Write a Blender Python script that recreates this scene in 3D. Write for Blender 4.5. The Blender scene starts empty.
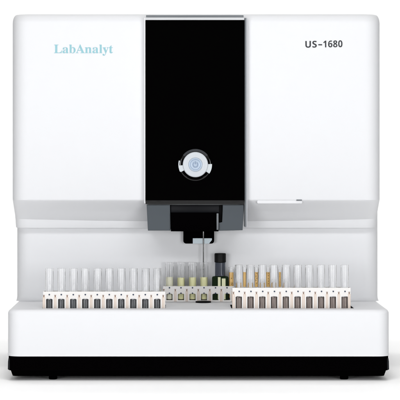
import bpy, bmesh, math
from mathutils import Vector, Matrix

# ------------------------------------------------------------------ camera, world, lamps, exposure
S = 0.001575            # metres per photo pixel at the plane of the base's front face
D = 3.0                 # camera to that plane
ZC = 0.3565             # camera height over the floor
PX, PY = 180.0, 155.0   # principal point

scene = bpy.context.scene
C = scene.collection
cam_d = bpy.data.cameras.new('camera')
cam = bpy.data.objects.new('camera', cam_d)
C.objects.link(cam)
cam.location = (0, -D, ZC)
cam.rotation_euler = (math.radians(90), 0, 0)
cam_d.sensor_width = 36
cam_d.lens = 36 * D / (400 * S)
cam_d.shift_x = (200 - PX) / 400
cam_d.shift_y = -(200 - PY) / 400
cam_d.clip_start = 0.05
cam_d.clip_end = 500
scene.camera = cam

world = bpy.data.worlds.new('World')
scene.world = world
world.use_nodes = True
wn, wl = world.node_tree.nodes, world.node_tree.links
wn.clear()
w_out = wn.new('ShaderNodeOutputWorld')
w_bg = wn.new('ShaderNodeBackground')
w_tc = wn.new('ShaderNodeTexCoord')
w_sep = wn.new('ShaderNodeSeparateXYZ')
w_map = wn.new('ShaderNodeMapRange')
w_map.inputs['From Min'].default_value = 0.30
w_map.inputs['From Max'].default_value = 0.75
w_map.inputs['To Min'].default_value = 0.012
w_map.inputs['To Max'].default_value = 1.06
w_map.interpolation_type = 'SMOOTHSTEP'
wl.new(w_tc.outputs['Generated'], w_sep.inputs[0])
wl.new(w_sep.outputs['Y'], w_map.inputs['Value'])
w_bg.inputs['Color'].default_value = (1, 1, 1, 1)
wl.new(w_map.outputs[0], w_bg.inputs['Strength'])
wl.new(w_bg.outputs[0], w_out.inputs[0])

def lamp(name, loc, target, sx, sy, power, col=(1, 1, 1)):
    l = bpy.data.lights.new(name, 'AREA')
    l.shape = 'RECTANGLE'
    l.size, l.size_y = sx, sy
    l.energy = power
    l.color = col
    o = bpy.data.objects.new(name, l)
    C.objects.link(o)
    o.location = loc
    o.rotation_euler = (Vector(target) - Vector(loc)).to_track_quat('-Z', 'Y').to_euler()
    return o

lamp('front_fill', (0.03, -0.92, 0.95), (0.03, 0.0, 0.16), 1.8, 0.25, 7.9, (0.985, 0.99, 1.0))  # unseen strip lamp added close in front to lift floor, deck and faces
lamp('key_softbox', (-1.1, -3.4, 1.95), (0.03, 0.1, 0.28), 1.3, 1.5, 9, (0.98, 0.985, 1.0))
lamp('key_softbox', (1.3, -3.4, 1.95), (0.03, 0.1, 0.28), 1.3, 1.5, 9, (0.98, 0.985, 1.0))
lamp('low_fill', (-0.85, -1.7, 0.30), (0.03, 0.2, 0.26), 0.7, 0.4, 11.6, (0.985, 0.99, 1.0))  # unseen fill lamp added to brighten the recess wall and sloped band
lamp('low_fill', (0.91, -1.7, 0.30), (0.03, 0.2, 0.26), 0.7, 0.4, 11.6, (0.985, 0.99, 1.0))  # second added fill, out of view on the other side
lamp('top_fill', (0.03, -1.2, 5.0), (0.03, 0.0, 0.0), 1.8, 0.8, 84, (1.0, 0.985, 0.965))  # unseen overhead lamp added to whiten the floor and reach the deck
lamp('backdrop_fill', (0.0, 0.95, 2.2), (0.0, 2.2, 0.3), 3.2, 0.5, 36)  # unseen lamp added behind the machine to whiten the backdrop

scene.view_settings.view_transform = 'Standard'
scene.view_settings.look = 'None'
scene.view_settings.exposure = 0
scene.view_settings.gamma = 1
scene.cycles.max_bounces = 16
scene.cycles.transmission_bounces = 14
scene.cycles.transparent_max_bounces = 16
scene.cycles.glossy_bounces = 6
scene.cycles.caustics_refractive = True
scene.cycles.caustics_reflective = False
scene.cycles.use_denoising = True

# ------------------------------------------------------------------ measuring helpers
def rr(Y): return 1 + Y / D
def X(px, Y=0): return (px - PX) * S * rr(Y)
def Z(py, Y=0): return ZC + (PY - py) * S * rr(Y)
mm = 0.001

# ------------------------------------------------------------------ materials
def mat(name, col, rough=0.5, spec=0.5, metal=0.0, trans=0.0, ior=1.45, bump=0.0, bscale=900.0, vary=0.0, coat=0.0):
    m = bpy.data.materials.new(name)
    m.use_nodes = True
    nt = m.node_tree
    b = nt.nodes['Principled BSDF']
    b.inputs['Base Color'].default_value = (*col, 1)
    b.inputs['Roughness'].default_value = rough
    b.inputs['Specular IOR Level'].default_value = spec
    b.inputs['Metallic'].default_value = metal
    b.inputs['Transmission Weight'].default_value = trans
    b.inputs['IOR'].default_value = ior
    b.inputs['Coat Weight'].default_value = coat
    tc = nt.nodes.new('ShaderNodeTexCoord')
    if bump:
        n = nt.nodes.new('ShaderNodeTexNoise')
        n.inputs['Scale'].default_value = bscale
        n.inputs['Detail'].default_value = 3
        nt.links.new(tc.outputs['Object'], n.inputs['Vector'])
        bp = nt.nodes.new('ShaderNodeBump')
        bp.inputs['Strength'].default_value = bump
        bp.inputs['Distance'].default_value = 0.0004
        nt.links.new(n.outputs['Fac'], bp.inputs['Height'])
        nt.links.new(bp.outputs[0], b.inputs['Normal'])
    if vary:
        n = nt.nodes.new('ShaderNodeTexNoise')
        n.inputs['Scale'].default_value = 14
        n.inputs['Detail'].default_value = 4
        nt.links.new(tc.outputs['Object'], n.inputs['Vector'])
        mx = nt.nodes.new('ShaderNodeMapRange')
        mx.inputs['To Min'].default_value = max(0.02, rough - vary)
        mx.inputs['To Max'].default_value = rough + vary
        nt.links.new(n.outputs['Fac'], mx.inputs['Value'])
        nt.links.new(mx.outputs[0], b.inputs['Roughness'])
    return m

M = {
    'white': mat('white_plastic', (0.635, 0.640, 0.655), 0.45, 0.08, bump=0.12, vary=0.05),
    'lip': mat('white_lip_plastic', (0.68, 0.685, 0.70), 0.35, 0.3),
    'gloss_black': mat('gloss_black_acrylic', (0.0005, 0.0004, 0.0005), 0.06, 0.5, vary=0.01),
    'matt_black': mat('matt_black_plastic', (0.0015, 0.0015, 0.002), 0.5, 0.05, bump=0.2),
    'chassis': mat('black_chassis_metal', (0.0008, 0.0006, 0.0008), 0.6, 0.0, bump=0.1),
    'chassis_end': mat('grey_black_plastic', (0.007, 0.0075, 0.009), 0.5, 0.1),
    'slate': mat('slate_grey_plastic', (0.044, 0.054, 0.064), 0.45, 0.4, bump=0.15),
    'dark': mat('dark_grey_plastic', (0.003, 0.0035, 0.005), 0.45, 0.12),
    'silver': mat('brushed_aluminium', (0.62, 0.65, 0.67), 0.32, 0.5, metal=1.0, bump=0.1),
    'dull_silver': mat('dull_aluminium', (0.12, 0.13, 0.14), 0.45, 0.4, metal=0.3),
    'trim_light': mat('satin_light_trim', (0.47, 0.48, 0.49), 0.35, 0.3),
    'trim_grey': mat('satin_grey_trim', (0.36, 0.37, 0.39), 0.35, 0.4),
    'steel': mat('needle_steel', (0.16, 0.16, 0.16), 0.25, 0.5, metal=1.0),
    'button': mat('button_white', (0.47, 0.495, 0.525), 0.30, 0.5),
    'button_face': mat('button_blue_grey', (0.36, 0.43, 0.52), 0.4, 0.3, metal=0.1),
    'button_mark': mat('button_mark_grey', (0.20, 0.26, 0.36), 0.4, 0.4),
    'glint_dark': mat('dark_chrome_glint', (0.055, 0.058, 0.064), 0.3, 0.5, metal=0.8),  # grey of the highlight modelled on the button bezel
    'glint_light': mat('light_chrome_glint', (0.48, 0.51, 0.53), 0.25, 0.5),  # light tone of the chrome reflections modelled beside the button
    'cyan': mat('cyan_ink', (0.23, 0.43, 0.48), 0.5, 0.3),
    'ink': mat('dark_grey_ink', (0.022, 0.024, 0.028), 0.5, 0.3),
    'rack': mat('rack_white_plastic', (0.66, 0.645, 0.63), 0.4, 0.4),
    'post': mat('rack_cream_post', (0.58, 0.475, 0.40), 0.45, 0.4),
    'mark': mat('brown_notch', (0.22, 0.14, 0.105), 0.5, 0.3),
    'rivet': mat('blue_black_rivet', (0.025, 0.04, 0.075), 0.35, 0.5),
    'cup_grey': mat('grey_tube_sleeve', (0.17, 0.178, 0.19), 0.35, 0.5),
    'cup_brown': mat('brown_grey_tube_sleeve', (0.36, 0.30, 0.275), 0.4, 0.4),
    'glass': mat('clear_glass', (1, 1, 1), 0.0, 0.5, trans=1.0, ior=1.27),
    'smoke': mat('smoked_glass', (0.17, 0.19, 0.24), 0.05, 0.5, trans=0.75, ior=1.3),
    'floor': mat('white_floor', (0.975, 0.975, 0.975), 0.9, 0.0),
    'window': mat('sensor_window', (0.55, 0.63, 0.68), 0.15, 0.6),
    'pale_strip': mat('pale_yellow_strip', (0.62, 0.63, 0.42), 0.6, 0.2),
    'cap': mat('black_cap', (0.003, 0.003, 0.003), 0.5, 0.15, bump=0.2),
}

def liquid_mat(name, col, a=0.5):
    m = mat(name, col, 0.05, 0.3, trans=a, ior=1.12)
    return m
M['urine_pale'] = liquid_mat('pale_yellow_liquid', (0.97, 0.96, 0.76), 0.25)
M['urine_yellow'] = liquid_mat('yellow_liquid', (0.96, 0.95, 0.55), 0.2)
M['amber'] = liquid_mat('amber_liquid', (1.0, 0.66, 0.24), 0.25)
M['speck'] = mat('dark_brown_print', (0.06, 0.035, 0.02), 0.5, 0.3)
M['green_dark'] = liquid_mat('dark_green_liquid', (0.012, 0.022, 0.010), 0.1)

# ------------------------------------------------------------------ mesh helpers
def link(name, bm, m, parent=None, sharp=35, smooth=True):
    me = bpy.data.meshes.new(name)
    bmesh.ops.recalc_face_normals(bm, faces=bm.faces[:])
    if smooth:
        for f in bm.faces: f.smooth = True
        for e in bm.edges:
            if len(e.link_faces) == 2 and e.calc_face_angle(0) > math.radians(sharp):
                e.smooth = False
    bm.to_mesh(me)
    bm.free()
    me.materials.append(m)
    o = bpy.data.objects.new(name, me)
    C.objects.link(o)
    if parent: o.parent = parent
    return o

def thing(name, label, cat, loc=(0, 0, 0), group=None):
    o = bpy.data.objects.new(name, None)
    C.objects.link(o)
    o.location = loc
    o.empty_display_size = 0.02
    o['label'] = label
    o['category'] = cat
    if group: o['group'] = group
    return o

def add_box(bm, x0, x1, y0, y1, z0, z1, bev=0.0, seg=2):
    r = bmesh.ops.create_cube(bm, size=1)
    bmesh.ops.scale(bm, vec=(abs(x1 - x0), abs(y1 - y0), abs(z1 - z0)), verts=r['verts'])
    bmesh.ops.translate(bm, vec=((x0 + x1) / 2, (y0 + y1) / 2, (z0 + z1) / 2), verts=r['verts'])
    if bev:
        es = list({e for v in r['verts'] for e in v.link_edges})
        bmesh.ops.bevel(bm, geom=es, offset=bev, segments=seg, profile=0.5, affect='EDGES')

def box(name, x0, x1, y0, y1, z0, z1, m, parent, bev=0.0, seg=2):
    bm = bmesh.new()
    add_box(bm, x0, x1, y0, y1, z0, z1, bev, seg)
    return link(name, bm, m, parent)

def ring_pts(x0, x1, y0, y1, r, n=10, rb=None):
    """rounded rectangle in plan, front corners radius r, back corners rb"""
    rb = r if rb is None else rb
    out = []
    for cx, cy, rad, a0 in ((x1 - r, y0 + r, r, -90), (x1 - rb, y1 - rb, rb, 0), (x0 + rb, y1 - rb, rb, 90), (x0 + r, y0 + r, r, 180)):
        for i in range(n + 1):
            a = math.radians(a0 + 90 * i / n)
            out.append((cx + rad * math.cos(a), cy + rad * math.sin(a)))
    return out

def loft(bm, levels, n=10):
    """levels: (z, x0, x1, y0, y1, r)"""
    rings = []
    for z, x0, x1, y0, y1, r in levels:
        rings.append([bm.verts.new((p[0], p[1], z)) for p in ring_pts(x0, x1, y0, y1, r, n)])
    for a, b in zip(rings, rings[1:]):
        for i in range(len(a)):
            j = (i + 1) % len(a)
            bm.faces.new((a[i], a[j], b[j], b[i]))
    bm.faces.new(rings[0][::-1])
    bm.faces.new(rings[-1])

def lathe(bm, prof, cx=0, cy=0, n=32, close=True, axis='Z'):
    """prof: list of (r, h). r==0 -> pole."""
    rings = []
    for r, h in prof:
        if r < 1e-7:
            p = (cx, cy, h) if axis == 'Z' else (cx, h, cy)
            rings.append([bm.verts.new(p)])
        else:
            rg = []
            for i in range(n):
                a = 2 * math.pi * i / n
                u, v = r * math.cos(a), r * math.sin(a)
                rg.append(bm.verts.new((cx + u, cy + v, h) if axis == 'Z' else (cx + u, h, cy + v)))
            rings.append(rg)
    for a, b in zip(rings, rings[1:]):
        for i in range(n):
            j = (i + 1) % n
            if len(a) == 1 and len(b) == 1: continue
            if len(a) == 1: bm.faces.new((a[0], b[i], b[j]))
            elif len(b) == 1: bm.faces.new((a[i], a[j], b[0]))
            else: bm.faces.new((a[i], a[j], b[j], b[i]))

def prism_xz(bm, pts, y0, y1):
    """polygon in x-z extruded from y0 to y1"""
    a = [bm.verts.new((p[0], y0, p[1])) for p in pts]
    b = [bm.verts.new((p[0], y1, p[1])) for p in pts]
    n = len(pts)
    bm.faces.new(a)
    bm.faces.new(b[::-1])
    for i in range(n):
        bm.faces.new((a[i], b[i], b[(i + 1) % n], a[(i + 1) % n]))

def text_mesh(name, body, height, width, cap_char_h, x, y, z, m, parent, rot=0.0, weight=0.0, spacing=1.0):
    cu = bpy.data.curves.new(name, 'FONT')
    cu.body = body
    cu.size = 1
    cu.offset = weight
    cu.space_character = spacing
    cu.extrude = 0.01
    cu.resolution_u = 6
    t = bpy.data.objects.new(name, cu)
    C.objects.link(t)
    dg = bpy.context.evaluated_depsgraph_get()
    me = bpy.data.meshes.new_from_object(t.evaluated_get(dg))
    bpy.data.objects.remove(t)
    bpy.data.curves.remove(cu)
    xs = [v.co.x for v in me.vertices]
    ys = [v.co.y for v in me.vertices]
    zs = [v.co.z for v in me.vertices]
    sx = width / (max(xs) - min(xs))
    sy = height / cap_char_h
    for v in me.vertices:
        u = (v.co.x - min(xs)) * sx
        w = v.co.y * sy
        dpt = -(v.co.z - min(zs)) / max(1e-6, max(zs) - min(zs)) * 0.0003
        u, w = u * math.cos(rot) - w * math.sin(rot), u * math.sin(rot) + w * math.cos(rot)
        v.co = (x + u, y + dpt, z + w)
    me.materials.clear()
    me.materials.append(m)
    o = bpy.data.objects.new(name, me)
    C.objects.link(o)
    o.parent = parent
    return o

# ------------------------------------------------------------------ the floor
bm = bmesh.new()
prof = [(-3.6, 0), (1.7, 0)]
for i in range(1, 25):                      # the white sweep curves up behind the machine
    a = math.radians(90 * i / 24)
    prof.append((1.7 + 0.9 * math.sin(a), 0.9 * (1 - math.cos(a))))
prof.append((2.6, 5.0))
ra = [bm.verts.new((-5, y, z)) for y, z in prof]
rb_ = [bm.verts.new((5, y, z)) for y, z in prof]
for i in range(len(prof) - 1):
    bm.faces.new((ra[i], rb_[i], rb_[i + 1], ra[i + 1]))
fl = link('floor', bm, M['floor'])
fl['kind'] = 'structure'

# ------------------------------------------------------------------ the analyzer
AN = thing('urine_analyzer', 'large white benchtop laboratory analyzer with a glossy black centre panel and a round power button', 'analyzer')

XL, XR = X(7.0), X(390.0)
DECK = ZC - 0.2437
BACK = 0.46
# --- white base with the rack deck
zb = Z(356.4)
F = 0.007
lv = [(zb, XL - 0.4*mm, XR + 0.4*mm, -0.7*mm, BACK, 0.020),
      (zb + 3.0*mm, XL - 0.4*mm, XR + 0.4*mm, -0.7*mm, BACK, 0.020),
      (zb + 3.7*mm, XL, XR, 0, BACK, 0.020),
      (DECK - 0.035, XL, XR, 0, BACK, 0.020)]
for i in range(0, 9):
    a = math.radians(90 * i / 8)
    lv.append((DECK - F + F * math.sin(a), XL + F*(1 - math.cos(a)), XR - F*(1 - math.cos(a)), F*(1 - math.cos(a)), BACK, 0.020 - F*(1 - math.cos(a)) * .6))
bm = bmesh.new()
loft(bm, lv, 14)
base = link('base_housing', bm, M['white'], AN, sharp=28)

WELLS = [(X(42, .028), X(165.5, .028)), (X(231.2, .028), X(354.0, .028))]
WY0, WY1 = 0.028, 0.105
cutters = []
for wx0, wx1 in WELLS:
    cb = bmesh.new()
    add_box(cb, wx0, wx1, WY0, WY1, DECK - 0.012, DECK + 0.02)
    c = link('cutter', cb, M['white'], smooth=False)
    cutters.append(c)
    md = base.modifiers.new('cut', 'BOOLEAN')
    md.object = c
    md.operation = 'DIFFERENCE'
    md.solver = 'EXACT'
dg = bpy.context.evaluated_depsgraph_get()
me2 = bpy.data.meshes.new_from_object(base.evaluated_get(dg))
base.modifiers.clear()
base.data = me2
for c in cutters: bpy.data.objects.remove(c)
for k, (wx0, wx1) in enumerate(WELLS):      # black liners inside the cut wells
    bm = bmesh.new()
    t, g = 0.8*mm, 0.05*mm
    z0, z1 = DECK - 0.012 + g, DECK - 0.3*mm
    add_box(bm, wx0 + g, wx1 - g, WY0 + g, WY1 - g, z0, z0 + t)
    add_box(bm, wx0 + g, wx0 + t, WY0 + g, WY1 - g, z0 + t, z1)
    add_box(bm, wx1 - t, wx1 - g, WY0 + g, WY1 - g, z0 + t, z1)
    add_box(bm, wx0 + t, wx1 - t, WY0 + g, WY0 + t, z0 + t, z1)
    add_box(bm, wx0 + t, wx1 - t, WY1 - t, WY1 - g, z0 + t, z1)
    link('rack_well', bm, M['matt_black'], AN)

# --- black chassis under the base, with greyer end caps, and its feet
zc0 = Z(371.0)
bm = bmesh.new()
loft(bm, [(zc0, XL + 1.8*mm, XR - 1.8*mm, 0.004, BACK - .01, 0.012), (zc0 + 0.5*mm, XL + 1.2*mm, XR - 1.2*mm, 0.0032, BACK - .01, 0.012),
          (zb - 1.2*mm, XL + 1.2*mm, XR - 1.2*mm, 0.0032, BACK - .01, 0.012), (zb, XL + 2.2*mm, XR - 2.2*mm, 0.005, BACK - .01, 0.012)], 8)
link('chassis', bm, M['chassis'], AN)
for sgn, xe in ((1, XL), (-1, XR)):
    bm = bmesh.new()
    pts = [(xe + sgn*0.5*mm, zc0 + 1.2*mm), (xe + sgn*5.0*mm, zc0 + 0.4*mm), (xe + sgn*4.0*mm, Z(359)), (xe + sgn*1.6*mm, Z(358.5)), (xe + sgn*0.8*mm, Z(362))]
    prism_xz(bm, pts, 0.008, BACK - .012)
    bmesh.ops.bevel(bm, geom=bm.edges[:], offset=0.5*mm, segments=2, affect='EDGES')
    link('end_cap', bm, M['chassis_end'], AN)
bm = bmesh.new()
loft(bm, [(6.5*mm, XL + 6.5*mm, XR - 6.5*mm, 0.016, BACK - .03, 0.01), (zc0 + .4*mm, XL + 4*mm, XR - 4*mm, 0.007, BACK - .03, 0.01)], 6)
link('shade_pan', bm, M['chassis'], AN)  # added pan that blocks low light, keeping the gap under the base black
for fxp in (52.3, 345):
    for fy in (0.030, 0.43):
        bm = bmesh.new()
        cx = X(fxp, 0.0125)
        lathe(bm, [(0, 0), (5.5*mm, 0), (6.8*mm, 1.2*mm), (6.8*mm, 6*mm), (5.6*mm, 7*mm), (5.6*mm, zc0 + 0.3*mm), (0, zc0 + 0.3*mm)], cx, fy, 28)
        link('foot', bm, M['chassis'], AN)

# --- rear body: the recessed wall behind the deck
WY = 0.184
wxl, wxr = X(16.1, WY), X(378.8, WY)
lv = []
for i in range(9):
    a = math.radians(90 * i / 8)
    q = 0.009 * (1 - math.sin(a))
    lv.append((DECK - 0.0004 + 0.009 * (1 - math.cos(a)), wxl - q*.15, wxr + q*.15, WY - q, BACK - .002, 0.024))
lv.append((Z(200, WY), wxl, wxr, WY, BACK - .002, 0.024))
bm = bmesh.new()
loft(bm, lv, 12)
link('rear_body', bm, M['white'], AN, sharp=28)

# --- upper housing
HY = 0.115
hl, hr = X(11.3, HY), X(381.2, HY)
zt = Z(13.4, HY)
z200, z218 = Z(200.4, HY), Z(218.6, 0.162)
z228 = Z(228.4, 0.168)
lv = [(z228 + 0.2*mm, hl + 3.0*mm, hr - 3.0*mm, 0.1705, BACK, 0.020),
      (z228 + 0.8*mm, hl + 2.0*mm, hr - 2.0*mm, 0.1690, BACK, 0.021),
      (z228 + 2.5*mm, hl + 1.4*mm, hr - 1.4*mm, 0.1680, BACK, 0.021),
      (z218 - 3*mm, hl + 1.1*mm, hr - 1.1*mm, 0.1640, BACK, 0.020),
      (z218 - 0.6*mm, hl + 1.0*mm, hr - 1.0*mm, 0.1632, BACK, 0.020),
      (z218 + 0.4*mm, hl + 0.9*mm, hr - 0.9*mm, 0.1618, BACK, 0.020)]
for i in range(1, 7):
    t = i / 6
    lv.append((z218 + (z200 - z218) * t - 0.4*mm * (i == 6), hl + 0.7*mm * (1 - t) ** 1.4 + 0.2*mm, hr - 0.7*mm * (1 - t) ** 1.4 - 0.2*mm, 0.162 + (HY + .0015 - 0.162) * t, BACK, 0.026))
lv.append((z200 + 0.7*mm, hl + .1*mm, hr - .1*mm, HY + .0005, BACK, 0.026))
lv.append((z200 + 2.2*mm, hl, hr, HY, BACK, 0.027))
zz = zt - 0.016
lv.append((zz, hl, hr, HY, BACK, 0.027))
for i in range(1, 13):                      # soft roll-over towards the top
    a = math.radians(90 * i / 12)
    iy = 0.020 * (1 - math.cos(a))
    ix = 0.0055 * (1 - math.cos(a))
    lv.append((zz + 0.016 * math.sin(a), hl + ix, hr - ix, HY + iy, BACK - iy * .3, 0.027 - ix * .3))
bm = bmesh.new()
loft(bm, lv, 14)
xm = (hl + hr) / 2
for k in range(-9, 10):
    bmesh.ops.bisect_plane(bm, geom=bm.verts[:] + bm.edges[:] + bm.faces[:], plane_co=(xm + k * 0.0285, 0, 0), plane_no=(1, 0, 0))
for v in bm.verts:                          # the lip is slimmer towards the middle
    w_ = max(0.0, 1 - abs((v.co.z - z218) / 0.0115))
    if w_ > 0 and v.co.y < 0.2:
        q = 1 - min(1.0, abs(v.co.x - xm) / 0.30) ** 2.0
        v.co.z -= 0.0042 * q * min(1, w_ * 1.6)
link('upper_housing', bm, M['white'], AN, sharp=24)

# finger grip just under the right part of the front face
GY = 0.112
bm = bmesh.new()
gx0, gx1 = X(257.2, GY), X(302.5, GY)
pts = []
for cx, a0 in ((gx1 - 2.0*mm, -90), (gx0 + 2.0*mm, 90)):
    for i in range(9):
        a = math.radians(a0 + 180 * i / 8)
        pts.append((cx + 2.0*mm * math.cos(a), Z(202.0, GY) + 2.5*mm * math.sin(a)))
prism_xz(bm, pts, GY + .0036, HY + .012)
bmesh.ops.bevel(bm, geom=[e for e in bm.edges if all(v.co.y < GY + .004 for v in e.verts)], offset=0.7*mm, segments=2, affect='EDGES')
grip = link('finger_grip', bm, M['white'], AN, sharp=50)
box('grip_catch', X(296.5, GY), X(302, GY), GY + .0028, GY + .007, Z(200.9, GY), Z(199.5, GY), M['dull_silver'], grip, 0.3*mm)

# --- black centre panel with its aluminium bezel
PYF = 0.103
pl, pr, pt, pb = X(145.4, PYF), X(244.6, PYF), Z(20.0, PYF), Z(204.2, PYF)
bm = bmesh.new()
cham = Z(200.9, PYF)
prof = [(0.030, pb), (PYF + 3.2*mm, pb), (PYF + 2.9*mm, pb + 0.8*mm), (PYF + 0.5*mm, cham - .2*mm), (PYF, cham + .8*mm), (PYF, pt - 0.5*mm), (PYF + 0.4*mm, pt), (0.030, pt)]
prof[0] = (HY + .004, pb); prof[-1] = (HY + .004, pt)
a = [bm.verts.new((pl, y, z)) for y, z in prof]
b = [bm.verts.new((pr, y, z)) for y, z in prof]
bm.faces.new(a); bm.faces.new(b[::-1])
for i in range(len(prof)):
    j = (i + 1) % len(prof)
    bm.faces.new((a[i], b[i], b[j], a[j]))
ve = [e for e in bm.edges if abs(e.verts[0].co.x - e.verts[1].co.x) < 1e-6 and all(v.co.y < PYF + .5*mm + 1e-5 for v in e.verts)]
bmesh.ops.bevel(bm, geom=ve, offset=0.7*mm, segments=3, affect='EDGES')
panel = link('front_panel', bm, M['gloss_black'], AN, sharp=15)
# bezel: left strip, right strip (two steps), top strips
T0 = Z(17.4, PYF)
box('side_trim', X(144.4, PYF), pl, PYF + 1.5*mm, HY + .02, Z(203.5, PYF), Z(17.5, PYF), M['lip'], AN, 0.3*mm)
box('side_trim', pr, X(246.3, PYF), PYF + 3*mm, HY + .02, Z(227, PYF), Z(17.8, PYF), M['dull_silver'], AN, 0.25*mm)
box('side_trim', X(246.3, PYF), X(247.5, PYF), PYF + 3.5*mm, HY + .02, Z(227.5, PYF), Z(17.8, PYF), M['trim_grey'], AN, 0.3*mm)
box('top_trim', pl, X(244.2, PYF), PYF + .4*mm, HY + .02, pt, T0, M['trim_light'], AN, 0.3*mm)
bm = bmesh.new()
add_box(bm, pl + 1*mm, X(243.6, PYF), PYF + 2.5*mm, HY + .022, T0 + .1*mm, Z(15.0, PYF), 0.4*mm)
link('top_cap', bm, M['dull_silver'], AN)

# --- lower bracket in slate grey, with the dark bay between its cheeks
BY = 0.110
def cheek(pts):
    bm = bmesh.new()
    prism_xz(bm, [(X(x, BY), Z(y, BY)) for x, y in pts], BY, 0.205)
    fe = [e for e in bm.edges if all(v.co.y < BY + 1e-5 for v in e.verts)]
    bmesh.ops.bevel(bm, geom=fe, offset=0.6*mm, segments=2, affect='EDGES')
    return link('cheek', bm, M['slate'], AN)
cheek([(146.6, 204.9), (147.9, 230.6), (170.6, 230.6), (170.0, 204.9)])
cheek([(222.6, 204.9), (222.6, 222.5), (218.9, 222.5), (218.9, 230.8), (242.6, 230.2), (244.0, 204.9)])
box('bay', X(168, .125), X(226, .125), 0.125, 0.20, Z(229, .125), Z(205, .125), M['matt_black'], AN)
box('visor', X(170.8, .118), X(219, .118), 0.114, 0.1249, Z(212.6, .118), Z(205, .118), M['dark'], AN, 0.4*mm)
box('slot', X(219.2, .118), X(222.5, .118), 0.116, 0.1245, Z(222, .118), Z(205.5, .118), M['matt_black'], AN)
car = box('probe_carriage', X(170.8, .106), X(218.6, .106), 0.106, 0.19, Z(231.4, .106), Z(213.0, .106), M['chassis'], AN, 0.5*mm)
box('guide_rail', X(216.6, .105), X(218.5, .105), 0.1045, 0.1059, Z(229.8, .105), Z(213.4, .105), M['dull_silver'], car, 0.2*mm)
# --- probe head with its sensor window and needle
NY = 0.1715
HYp = 0.1742
bm = bmesh.new()
x0, x1 = X(183.3, HYp), X(214.2, HYp)
zt_, zb_ = Z(231, HYp), Z(243.6, HYp)
rc = 4.8*mm
pts = [(x0, zt_)]
for i in range(7):
    a = math.radians(180 + 90 * i / 6)
    pts.append((x0 + rc + rc * math.cos(a), zb_ + rc + rc * math.sin(a)))
for i in range(7):
    a = math.radians(270 + 90 * i / 6)
    pts.append((x1 - rc + rc * math.cos(a), zb_ + rc + rc * math.sin(a)))
pts.append((x1, zt_))
prism_xz(bm, pts, HYp, 0.1835)
head = link('probe_head', bm, M['chassis'], AN)
bm = bmesh.new()
w = [(192.8, 238.3), (211.9, 238.3), (211.9, 240.0), (209.0, 243.6), (192.8, 243.6)]
prism_xz(bm, [(X(x, .1735), Z(y, .1735)) for x, y in w], 0.1730, 0.1755)
link('sensor_window', bm, M['window'], head, smooth=False)
bm = bmesh.new()
nx = X(202.6, 0.146)
ny = 0.146
lathe(bm, [(0, Z(231.5, ny)), (1.25*mm, Z(231.5, ny)), (1.25*mm, Z(236, ny)), (1.0*mm, Z(236.6, ny)), (1.0*mm, Z(271, ny)), (0.6*mm, Z(272, ny)), (0.55*mm, Z(284, ny)), (0, Z(285, ny))], 0, 0, 16)
bmesh.ops.translate(bm, vec=(0, 0, 0), verts=bm.verts[:])
needle = link('sampling_needle', bm, M['steel'], AN, sharp=50)
needle.location = (X(203.4, NY), NY, 0)
# match heights at the needle's own depth
for v in needle.data.vertices:
    v.co.z = ZC + (v.co.z - ZC) * rr(NY) / rr(ny)
# --- small black stirrer seat on the deck below the needle
bm = bmesh.new()
lathe(bm, [(0, DECK), (12.6*mm, DECK), (13.0*mm, DECK + .6*mm), (12.6*mm, DECK + 2.2*mm), (10*mm, DECK + 2.6*mm), (0, DECK + 2.6*mm)], X(203.3, .146), 0.146, 40)
link('locating_pad', bm, M['matt_black'], AN)

# --- power button
bx, bz = X(195.4, .1), Z(164.6, .1)
U = S * rr(.1)
def disc(name, prof, m, parent, n=64):
    bm = bmesh.new()
    lathe(bm, prof, bx, bz, n, axis='Y')
    return link(name, bm, m, parent, sharp=30)
seat = disc('button_bezel', [(0, .1029), (16.2*U, .1029), (16.2*U, .1016), (15.2*U, .1008), (13.0*U, .1014), (0, .1014)], M['gloss_black'], AN)
bm = bmesh.new()
def arc_band(bm, r0, r1, a0, a1, y0, y1, n=18):
    pts = []
    for i in range(n + 1):
        a = math.radians(a0 + (a1 - a0) * i / n)
        pts.append((bx + r1 * math.cos(a), bz + r1 * math.sin(a)))
    for i in range(n, -1, -1):
        a = math.radians(a0 + (a1 - a0) * i / n)
        pts.append((bx + r0 * math.cos(a), bz + r0 * math.sin(a)))
    prism_xz(bm, pts, y0, y1)
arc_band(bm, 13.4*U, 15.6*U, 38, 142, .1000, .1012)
link('bezel_top_glint', bm, M['glint_dark'], AN, smooth=False)  # modelled arc standing in for the highlight along the bezel's top
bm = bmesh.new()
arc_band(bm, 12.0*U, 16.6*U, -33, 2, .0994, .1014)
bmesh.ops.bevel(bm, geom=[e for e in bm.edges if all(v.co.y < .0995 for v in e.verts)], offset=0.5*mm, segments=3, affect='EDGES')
link('bezel_glint', bm, M['glint_light'], AN, smooth=False)  # light arc shaped in place of a chrome reflection, right side
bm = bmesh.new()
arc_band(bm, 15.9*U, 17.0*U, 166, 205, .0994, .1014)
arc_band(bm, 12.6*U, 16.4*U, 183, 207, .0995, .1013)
link('bezel_glint', bm, M['glint_light'], AN, smooth=False)  # left-hand chrome reflection, built as pale arcs
ring = disc('power_button', [(0, .1014), (12.6*U, .1014), (12.6*U, .0985), (11.9*U, .0972), (9.0*U, .0966), (7.3*U, .0970), (7.0*U, .0976), (0, .0976)], M['button'], AN)
capb = disc('button_cap', [(0, .0975), (6.8*U, .0975), (6.4*U, .0962), (4.8*U, .0966), (3.5*U, .0973), (0, .0974)], M['button_face'], ring)
bm = bmesh.new()
arc_band(bm, 2.0*U, 2.8*U, 125, 415, .0964, .0973, 30)
add_box(bm, bx - .4*U, bx + .4*U, .0963, .0973, bz + .4*U, bz + 3.2*U)
arc_band(bm, 4.9*U, 5.3*U, 0, 180, .0960, .0968, 30)
arc_band(bm, 4.9*U, 5.3*U, 180, 360, .0960, .0968, 30)
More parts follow.
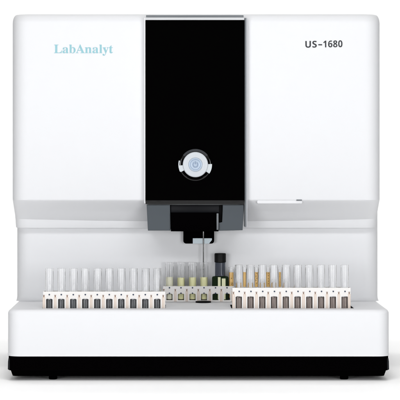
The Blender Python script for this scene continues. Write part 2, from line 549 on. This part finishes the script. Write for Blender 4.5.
link('power_symbol', bm, M['button_mark'], capb, smooth=False)

# --- lettering printed on the upper housing
LY = HY - 0.0001
def bold_sans(s):
    return ''.join(chr(0x1D5D4 + ord(c) - 65) if c.isupper() else chr(0x1D7EC + ord(c) - 48) if c.isdigit() else c for c in s)
def bold_serif(s):
    return ''.join(chr(0x1D400 + ord(c) - 65) if c.isupper() else chr(0x1D41A + ord(c) - 97) for c in s)
text_mesh('name_lettering', bold_serif('LabAnalyt'), 8.7 * S * rr(HY), 59.0 * S * rr(HY), 0.70, X(54.0, HY), LY, Z(53.1, HY), M['cyan'], AN)
ta = text_mesh('model_lettering', bold_sans('US'), 6.7 * S * rr(HY), 11.4 * S * rr(HY), 0.714, X(305.4, HY), LY, Z(47.7, HY), M['ink'], AN, rot=math.radians(0.9), weight=0.0, spacing=1.03)
tb = text_mesh('model_lettering', bold_sans('1680'), 6.7 * S * rr(HY), 19.2 * S * rr(HY), 0.714, X(323.3, HY), LY, Z(47.4, HY), M['ink'], AN, rot=math.radians(0.9), weight=0.0, spacing=1.03)
bm = bmesh.new()
bm.from_mesh(ta.data)
bm.from_mesh(tb.data)
add_box(bm, X(318.3, HY), X(322.1, HY), LY - .3*mm, LY, Z(45.35, HY), Z(44.2, HY))
bm.to_mesh(ta.data)
bm.free()
bpy.data.objects.remove(tb)

# ------------------------------------------------------------------ sample racks
def rack(label, slots, dots, posts, Yf, y_top, y_bot, z_base, cups, group, depth=0.021, two_rows=False, ends=(None, None)):
    r = rr(Yf)
    cx = X(sum(slots) / len(slots), Yf)
    t = thing('sample_rack', label, 'rack', (cx, Yf + depth / 2, z_base), group)
    ox, oy, oz = cx, Yf + depth / 2, z_base
    def XX(p): return X(p, Yf) - ox
    def ZZ(p): return Z(p, Yf) - oz
    y0, y1 = -depth / 2, depth / 2
    xa, xb = XX(ends[0]), XX(ends[1])
    zt, zm = ZZ(y_top), ZZ(y_bot)
    # rails: front and back face plates joined by end plates, lower edge arched over each window
    bm = bmesh.new()
    for ya, yb in ((y0, y0 + 1.6*mm), (y1 - 1.6*mm, y1)):
        pts = [(xa, zt), (xa, 0.2*mm)]
        for s_ in slots:
            c = XX(s_)
            pts.append((c - 5.1*mm, 0.2*mm))
            for i in range(9):
                q = -1 + 2 * i / 8
                pts.append((c + q * 5.1*mm, zm + 1.4*mm * math.sqrt(max(0, 1 - abs(q) ** 2.2)) - .3*mm))
            pts.append((c + 5.1*mm, 0.2*mm))
        pts += [(xb, 0.2*mm), (xb, zt)]
        prism_xz(bm, pts, ya, yb)
    link('rail', bm, M['rack'], t, smooth=False)
    bm = bmesh.new()
    for xe, sg in ((xa, 1), (xb, -1)):
        add_box(bm, min(xe, xe + sg*1.5*mm), max(xe, xe + sg*1.5*mm), y0 + 1.6*mm, y1 - 1.6*mm, 0, zt)
    add_box(bm, xa, xb, y0 + .3*mm, y1 - .3*mm, 0, 2.4*mm)
    link('foot_rail', bm, M['rack'], t)
    for p in posts:
        bm = bmesh.new()
        c = XX(p)
        zk = (zt + zm) / 2 - (1.2*mm if not two_rows else 0)
        add_box(bm, c - 1.9*mm, c - 0.45*mm, y0 - .45*mm, y0 + .3*mm, 0.3*mm, zk - 1.2*mm, .2*mm)
        add_box(bm, c + 0.45*mm, c + 1.9*mm, y0 - .45*mm, y0 + .3*mm, 0.3*mm, zk - 1.2*mm, .2*mm)
        po = link('post', bm, M['post'], t)
        bm = bmesh.new()
        zk = (zt + zm) / 2 - (1.2*mm if not two_rows else 0)
        add_box(bm, c - 1.7*mm, c + 1.7*mm, y0 - .2*mm, y0 + .2*mm, zk + 1.3*mm, zk + 1.9*mm, .1*mm)
        add_box(bm, c - 0.9*mm, c + 0.9*mm, y0 - .35*mm, y0 + .2*mm, zk - 1.9*mm, zk + 1.2*mm, .2*mm)
        link('notch', bm, M['mark'], po)
    rows = [(zt - 2.6*mm)] if not two_rows else [zt - 2.6*mm, zm + 1.6*mm]
    if not two_rows: rows = [zt + (zm - zt) * .40]
    for p in dots:
        for zd in rows:
            bm = bmesh.new()
            lathe(bm, [(0, y0 + .1*mm), (1.25*mm, y0 + .1*mm), (1.25*mm, y0 - .5*mm), (.9*mm, y0 - .8*mm), (0, y0 - .8*mm)], XX(p), zd, 16, axis='Y')
            link('rivet', bm, M['rivet'], t)
    if cups:
        for s_ in slots:                      # fluted spring sleeve that grips the tube's foot
            bm = bmesh.new()
            c = XX(s_)
            n = 48
            lo, hi, lo2, hi2 = [], [], [], []
            for i in range(n):
                a = 2 * math.pi * i / n
                rad = (5.7 + 0.55 * math.cos(12 * a) ) * mm
                pt_ = 0.9*mm * (1 if (i // 4) % 2 else 0)
                lo.append(bm.verts.new((c + rad * math.cos(a), .5*mm + rad * math.sin(a) , 2.5*mm)))
                hi.append(bm.verts.new((c + rad * math.cos(a), .5*mm + rad * math.sin(a), zm - .6*mm - pt_)))
                hi2.append(bm.verts.new((c + (rad - 1.2*mm) * math.cos(a), .5*mm + (rad - 1.2*mm) * math.sin(a), zm - .6*mm - pt_)))
                lo2.append(bm.verts.new((c + (rad - 1.2*mm) * math.cos(a), .5*mm + (rad - 1.2*mm) * math.sin(a), 2.5*mm)))
            for i in range(n):
                j = (i + 1) % n
                bm.faces.new((lo[i], lo[j], hi[j], hi[i]))
                bm.faces.new((hi[i], hi[j], hi2[j], hi2[i]))
                bm.faces.new((hi2[i], hi2[j], lo2[j], lo2[i]))
                bm.faces.new((lo2[i], lo2[j], lo[j], lo[i]))
            link('sleeve', bm, cups, t, sharp=60)
    return t

YF = 0.033
WELLZ = DECK - 0.012 + 1.0*mm
L_SL = [49.3 + 12.0 * i for i in range(10)]
L_PO = [43.9] + [55.2 + 12.0 * i for i in range(10)]
R_SL = [238.8 + 11.76 * i for i in range(10)]
R_PO = [233.5] + [244.7 + 11.76 * i for i in range(9)] + [349.2]
M_SL = [169.5, 181.0, 192.5, 204.0, 215.5, 227.0]
M_PO = [163.8, 175.3, 186.8, 198.3, 209.8, 221.3, 232.6]
GR = 'white sample racks on the analyzer deck'
rack('white tube rack in the left well, ten empty tubes over dark grey sleeves', L_SL, L_SL, L_PO, YF, 291.6, 299.2, WELLZ, M['cup_grey'], GR, ends=(43.2, 165.2))
rack('white tube rack in the right well of the deck, with brownish sleeves in its windows', R_SL, [x + .4 for x in R_SL], R_PO, YF, 287.8, 296.8, WELLZ, M['cup_brown'], GR, ends=(232.4, 350.6))
rack('white tube rack under the needle, with yellow samples showing in its windows', M_SL, M_SL, M_PO, 0.1625, 286.2, 294.2, DECK + .2*mm, None, GR, depth=0.018, two_rows=True, ends=(163.0, 233.6))
AM_SL = [244.6, 256.4, 268.1, 279.9]
rack('white tube rack of amber samples standing behind the rack in the right well', AM_SL, AM_SL, [238.0, 250.0, 262.0, 273.5, 285.3], 0.1625, 288.6, 296, DECK + .2*mm, None, GR, depth=0.018, two_rows=True, ends=(237.0, 286.3))

# ------------------------------------------------------------------ test tubes
def tube_mesh(h, R=6.2*mm, wall=0.75*mm):
    bm = bmesh.new()
    prof = [(0, 0)]
    for i in range(1, 8):
        a = math.radians(90 * i / 7)
        prof.append((R * math.sin(a), R * (1 - math.cos(a))))
    prof += [(R, h - 1.4*mm), (R + .35*mm, h - 1.0*mm), (R + .35*mm, h - .25*mm), (R - .2*mm, h), (R - wall, h - .2*mm)]
    ri = R - wall
    for i in range(7, 0, -1):
        a = math.radians(90 * i / 7)
        prof.append((ri * math.sin(a), wall + ri * (1 - math.cos(a))))
    prof.append((0, wall))
    lathe(bm, prof, 0, 0, 40)
    return bm

def liquid_bm(h, R=5.15*mm, gap=0.8*mm, flat=False):
    bm = bmesh.new()
    prof = [(0, gap)]
    for i in range(1, 8):
        a = math.radians(90 * i / 7)
        prof.append((R * math.sin(a), gap + R * (1 - math.cos(a)) * (0.25 if flat else 1)))
    prof += [(R, h), (R - .5*mm, h - .6*mm), (R * .5, h - .8*mm), (0, h - .8*mm)]
    lathe(bm, prof, 0, 0, 40)
    return bm

TB = {}
def tube(px, Yc, y_top, z_bot, label, group, liq=None, y_liq=None):
    h = Z(y_top, Yc) - z_bot
    key = (round(h, 5), liq, y_liq)
    if key not in TB:
        t = thing('test_tube', label, 'test tube', (X(px, Yc), Yc, z_bot), group)
        g = link('glass', tube_mesh(h, 6.9*mm if liq else 6.2*mm), M['glass'], t, sharp=50)
        if liq:
            link('liquid', liquid_bm(Z(y_liq, Yc) - z_bot, 6.1*mm, .8*mm, True), M[liq], t, sharp=50)
        TB[key] = t
        return t
    src = TB[key]
    t = src.copy()
    C.objects.link(t)
    t.location = (X(px, Yc), Yc, z_bot)
    t['label'] = label
    t['group'] = group
    t.rotation_euler = (0.004 * math.sin(px * 1.7), 0.009 * math.sin(px * 2.3), px)
    for ch in list(src.children):
        c = ch.copy()
        C.objects.link(c)
        c.parent = t
    return t

YT = YF + 0.0105
ORD = ['leftmost empty glass tube', 'second empty glass tube from the left', 'third empty glass tube from the left', 'fourth empty glass tube from the left',
       'fifth empty glass tube from the left', 'fifth empty glass tube from the right', 'fourth empty glass tube from the right',
       'third empty glass tube from the right', 'second empty glass tube from the right', 'rightmost empty glass tube']
GL, GRR = 'empty tubes in the left rack', 'empty tubes in the right rack'
for i, p in enumerate(L_SL):
    tube(p + .2, YT, 268.3, WELLZ + 3.2*mm, ORD[i] + ' in the left rack with dark grey sleeves', GL)
for i, p in enumerate(R_SL):
    tube(p, YT, 264.8, WELLZ + 3.2*mm, ORD[i] + ' in the right rack with brownish sleeves', GRR)
YM = 0.1715
GM = 'yellow samples in the rear rack'
tube(169.5, YM, 262.3, DECK + 2.7*mm, 'tube of very pale yellow liquid at the left end of the rear rack', GM, 'urine_pale', 276.8)
tube(181.0, YM, 262.3, DECK + 2.7*mm, 'tube of yellow liquid next to the palest sample in the rear rack', GM, 'urine_yellow', 277.4)
tube(192.5, YM, 262.3, DECK + 2.7*mm, 'tube of yellow liquid just left of the one the needle dips into', GM, 'urine_yellow', 277.1)
tube(204.0, YM, 262.3, DECK + 2.7*mm, 'tube of yellow liquid with the steel needle dipping into it', GM, 'urine_yellow', 277.0)
GA = 'amber samples behind the right rack'
al = ['narrow amber vial without marks behind the gap after the first tube of the right rack', 'narrow amber vial with staggered dark specks behind the right rack',
      'widest amber vial behind the right rack, one straight column of dark specks', 'thinnest and rightmost amber vial behind the right rack']
def vial(px, R, y_top, y_liq, label, marks=()):
    zb_ = DECK + 3.4*mm
    t = thing('sample_vial', label, 'vial', (X(px, YM), YM, zb_), GA)
    h = Z(y_top, YM) - zb_
    link('glass', tube_mesh(h, R, .5*mm), M['glass'], t, sharp=50)
    link('liquid', liquid_bm(Z(y_liq, YM) - zb_, R - .55*mm), M['amber'], t, sharp=50)
    if marks:
        bm = bmesh.new()
        for dx, py in marks:
            add_box(bm, (dx - .55)*mm, (dx + .55)*mm, -R - .3*mm, -R + .1*mm, Z(py, YM) - zb_ - .6*mm, Z(py, YM) - zb_ + .8*mm, .15*mm)
        link('printed_marks', bm, M['speck'], t, smooth=False)
    return t
vial(231.3, 4.3*mm, 267.0, 272.2, 'amber filled vial right beside the black-capped bottle', ((0.2, 278.2), (1.2, 283.0), (.6, 284.2)))
vial(AM_SL[0], 3.0*mm, 267.0, 272.0, al[0])
vial(AM_SL[1], 3.2*mm, 267.0, 272.0, al[1], ((.7, 273.5), (-.6, 276), (.6, 278.2), (-.8, 280.2), (.5, 283)))
vial(AM_SL[2], 4.0*mm, 267.0, 272.0, al[2], ((.1, 273), (.2, 275.6), (0, 278.6), (.2, 281), (.1, 283.6)))
vial(AM_SL[3], 2.4*mm, 267.0, 272.0, al[3])

# ------------------------------------------------------------------ capped reagent bottle
bxm = X(220.2, YM)
RB = thing('reagent_bottle', 'smoky glass bottle with a tall black cap and dark liquid, standing in the rear rack', 'bottle', (bxm, YM, DECK + 3.0*mm))
oz = DECK + 3.0*mm
def zz_(py): return Z(py, YM) - oz
u = S * rr(YM)
bm = bmesh.new()
loft(bm, [(0, -8.2*u, 8.2*u, -7.6*mm, 7.6*mm, 3*mm), (zz_(277.6), -8.2*u, 8.2*u, -7.6*mm, 7.6*mm, 3*mm), (zz_(276.4), -7.6*u, 7.6*u, -7.0*mm, 7.0*mm, 3*mm),
          (zz_(275.9), -5.6*u, 5.6*u, -5.6*mm, 5.6*mm, 3*mm)], 6)
link('lower_body', bm, M['green_dark'], RB)
bm = bmesh.new()
R1 = 5.25 * u
lathe(bm, [(0, zz_(275.8)), (R1, zz_(275.8)), (R1, zz_(262.6)), (R1 - 1*mm, zz_(262.6)), (R1 - 1*mm, zz_(275.0)), (0, zz_(275.0))], 0, 0, 40)
link('neck', bm, M['smoke'], RB)
bm = bmesh.new()
R2 = 5.75 * u
prof = [(0, zz_(262.4)), (R2 - .6*mm, zz_(262.4)), (R2, zz_(261.9)), (R2, zz_(254.0)), (R2 - .9*mm, zz_(253.2)), (0, zz_(253.2))]
lathe(bm, prof, 0, 0, 48)
link('cap', bm, M['cap'], RB)
bm = bmesh.new()
add_box(bm, -2.4*u, 0.3*u, -8.2*mm, -7.7*mm, zz_(299), zz_(276.9), .1*mm)
add_box(bm, 1.5*u, 5.2*u, -8.2*mm, -7.7*mm, zz_(299), zz_(278.2), .1*mm)
link('pale_front_strips', bm, M['pale_strip'], RB)  # two pale strips on the front of the lower body
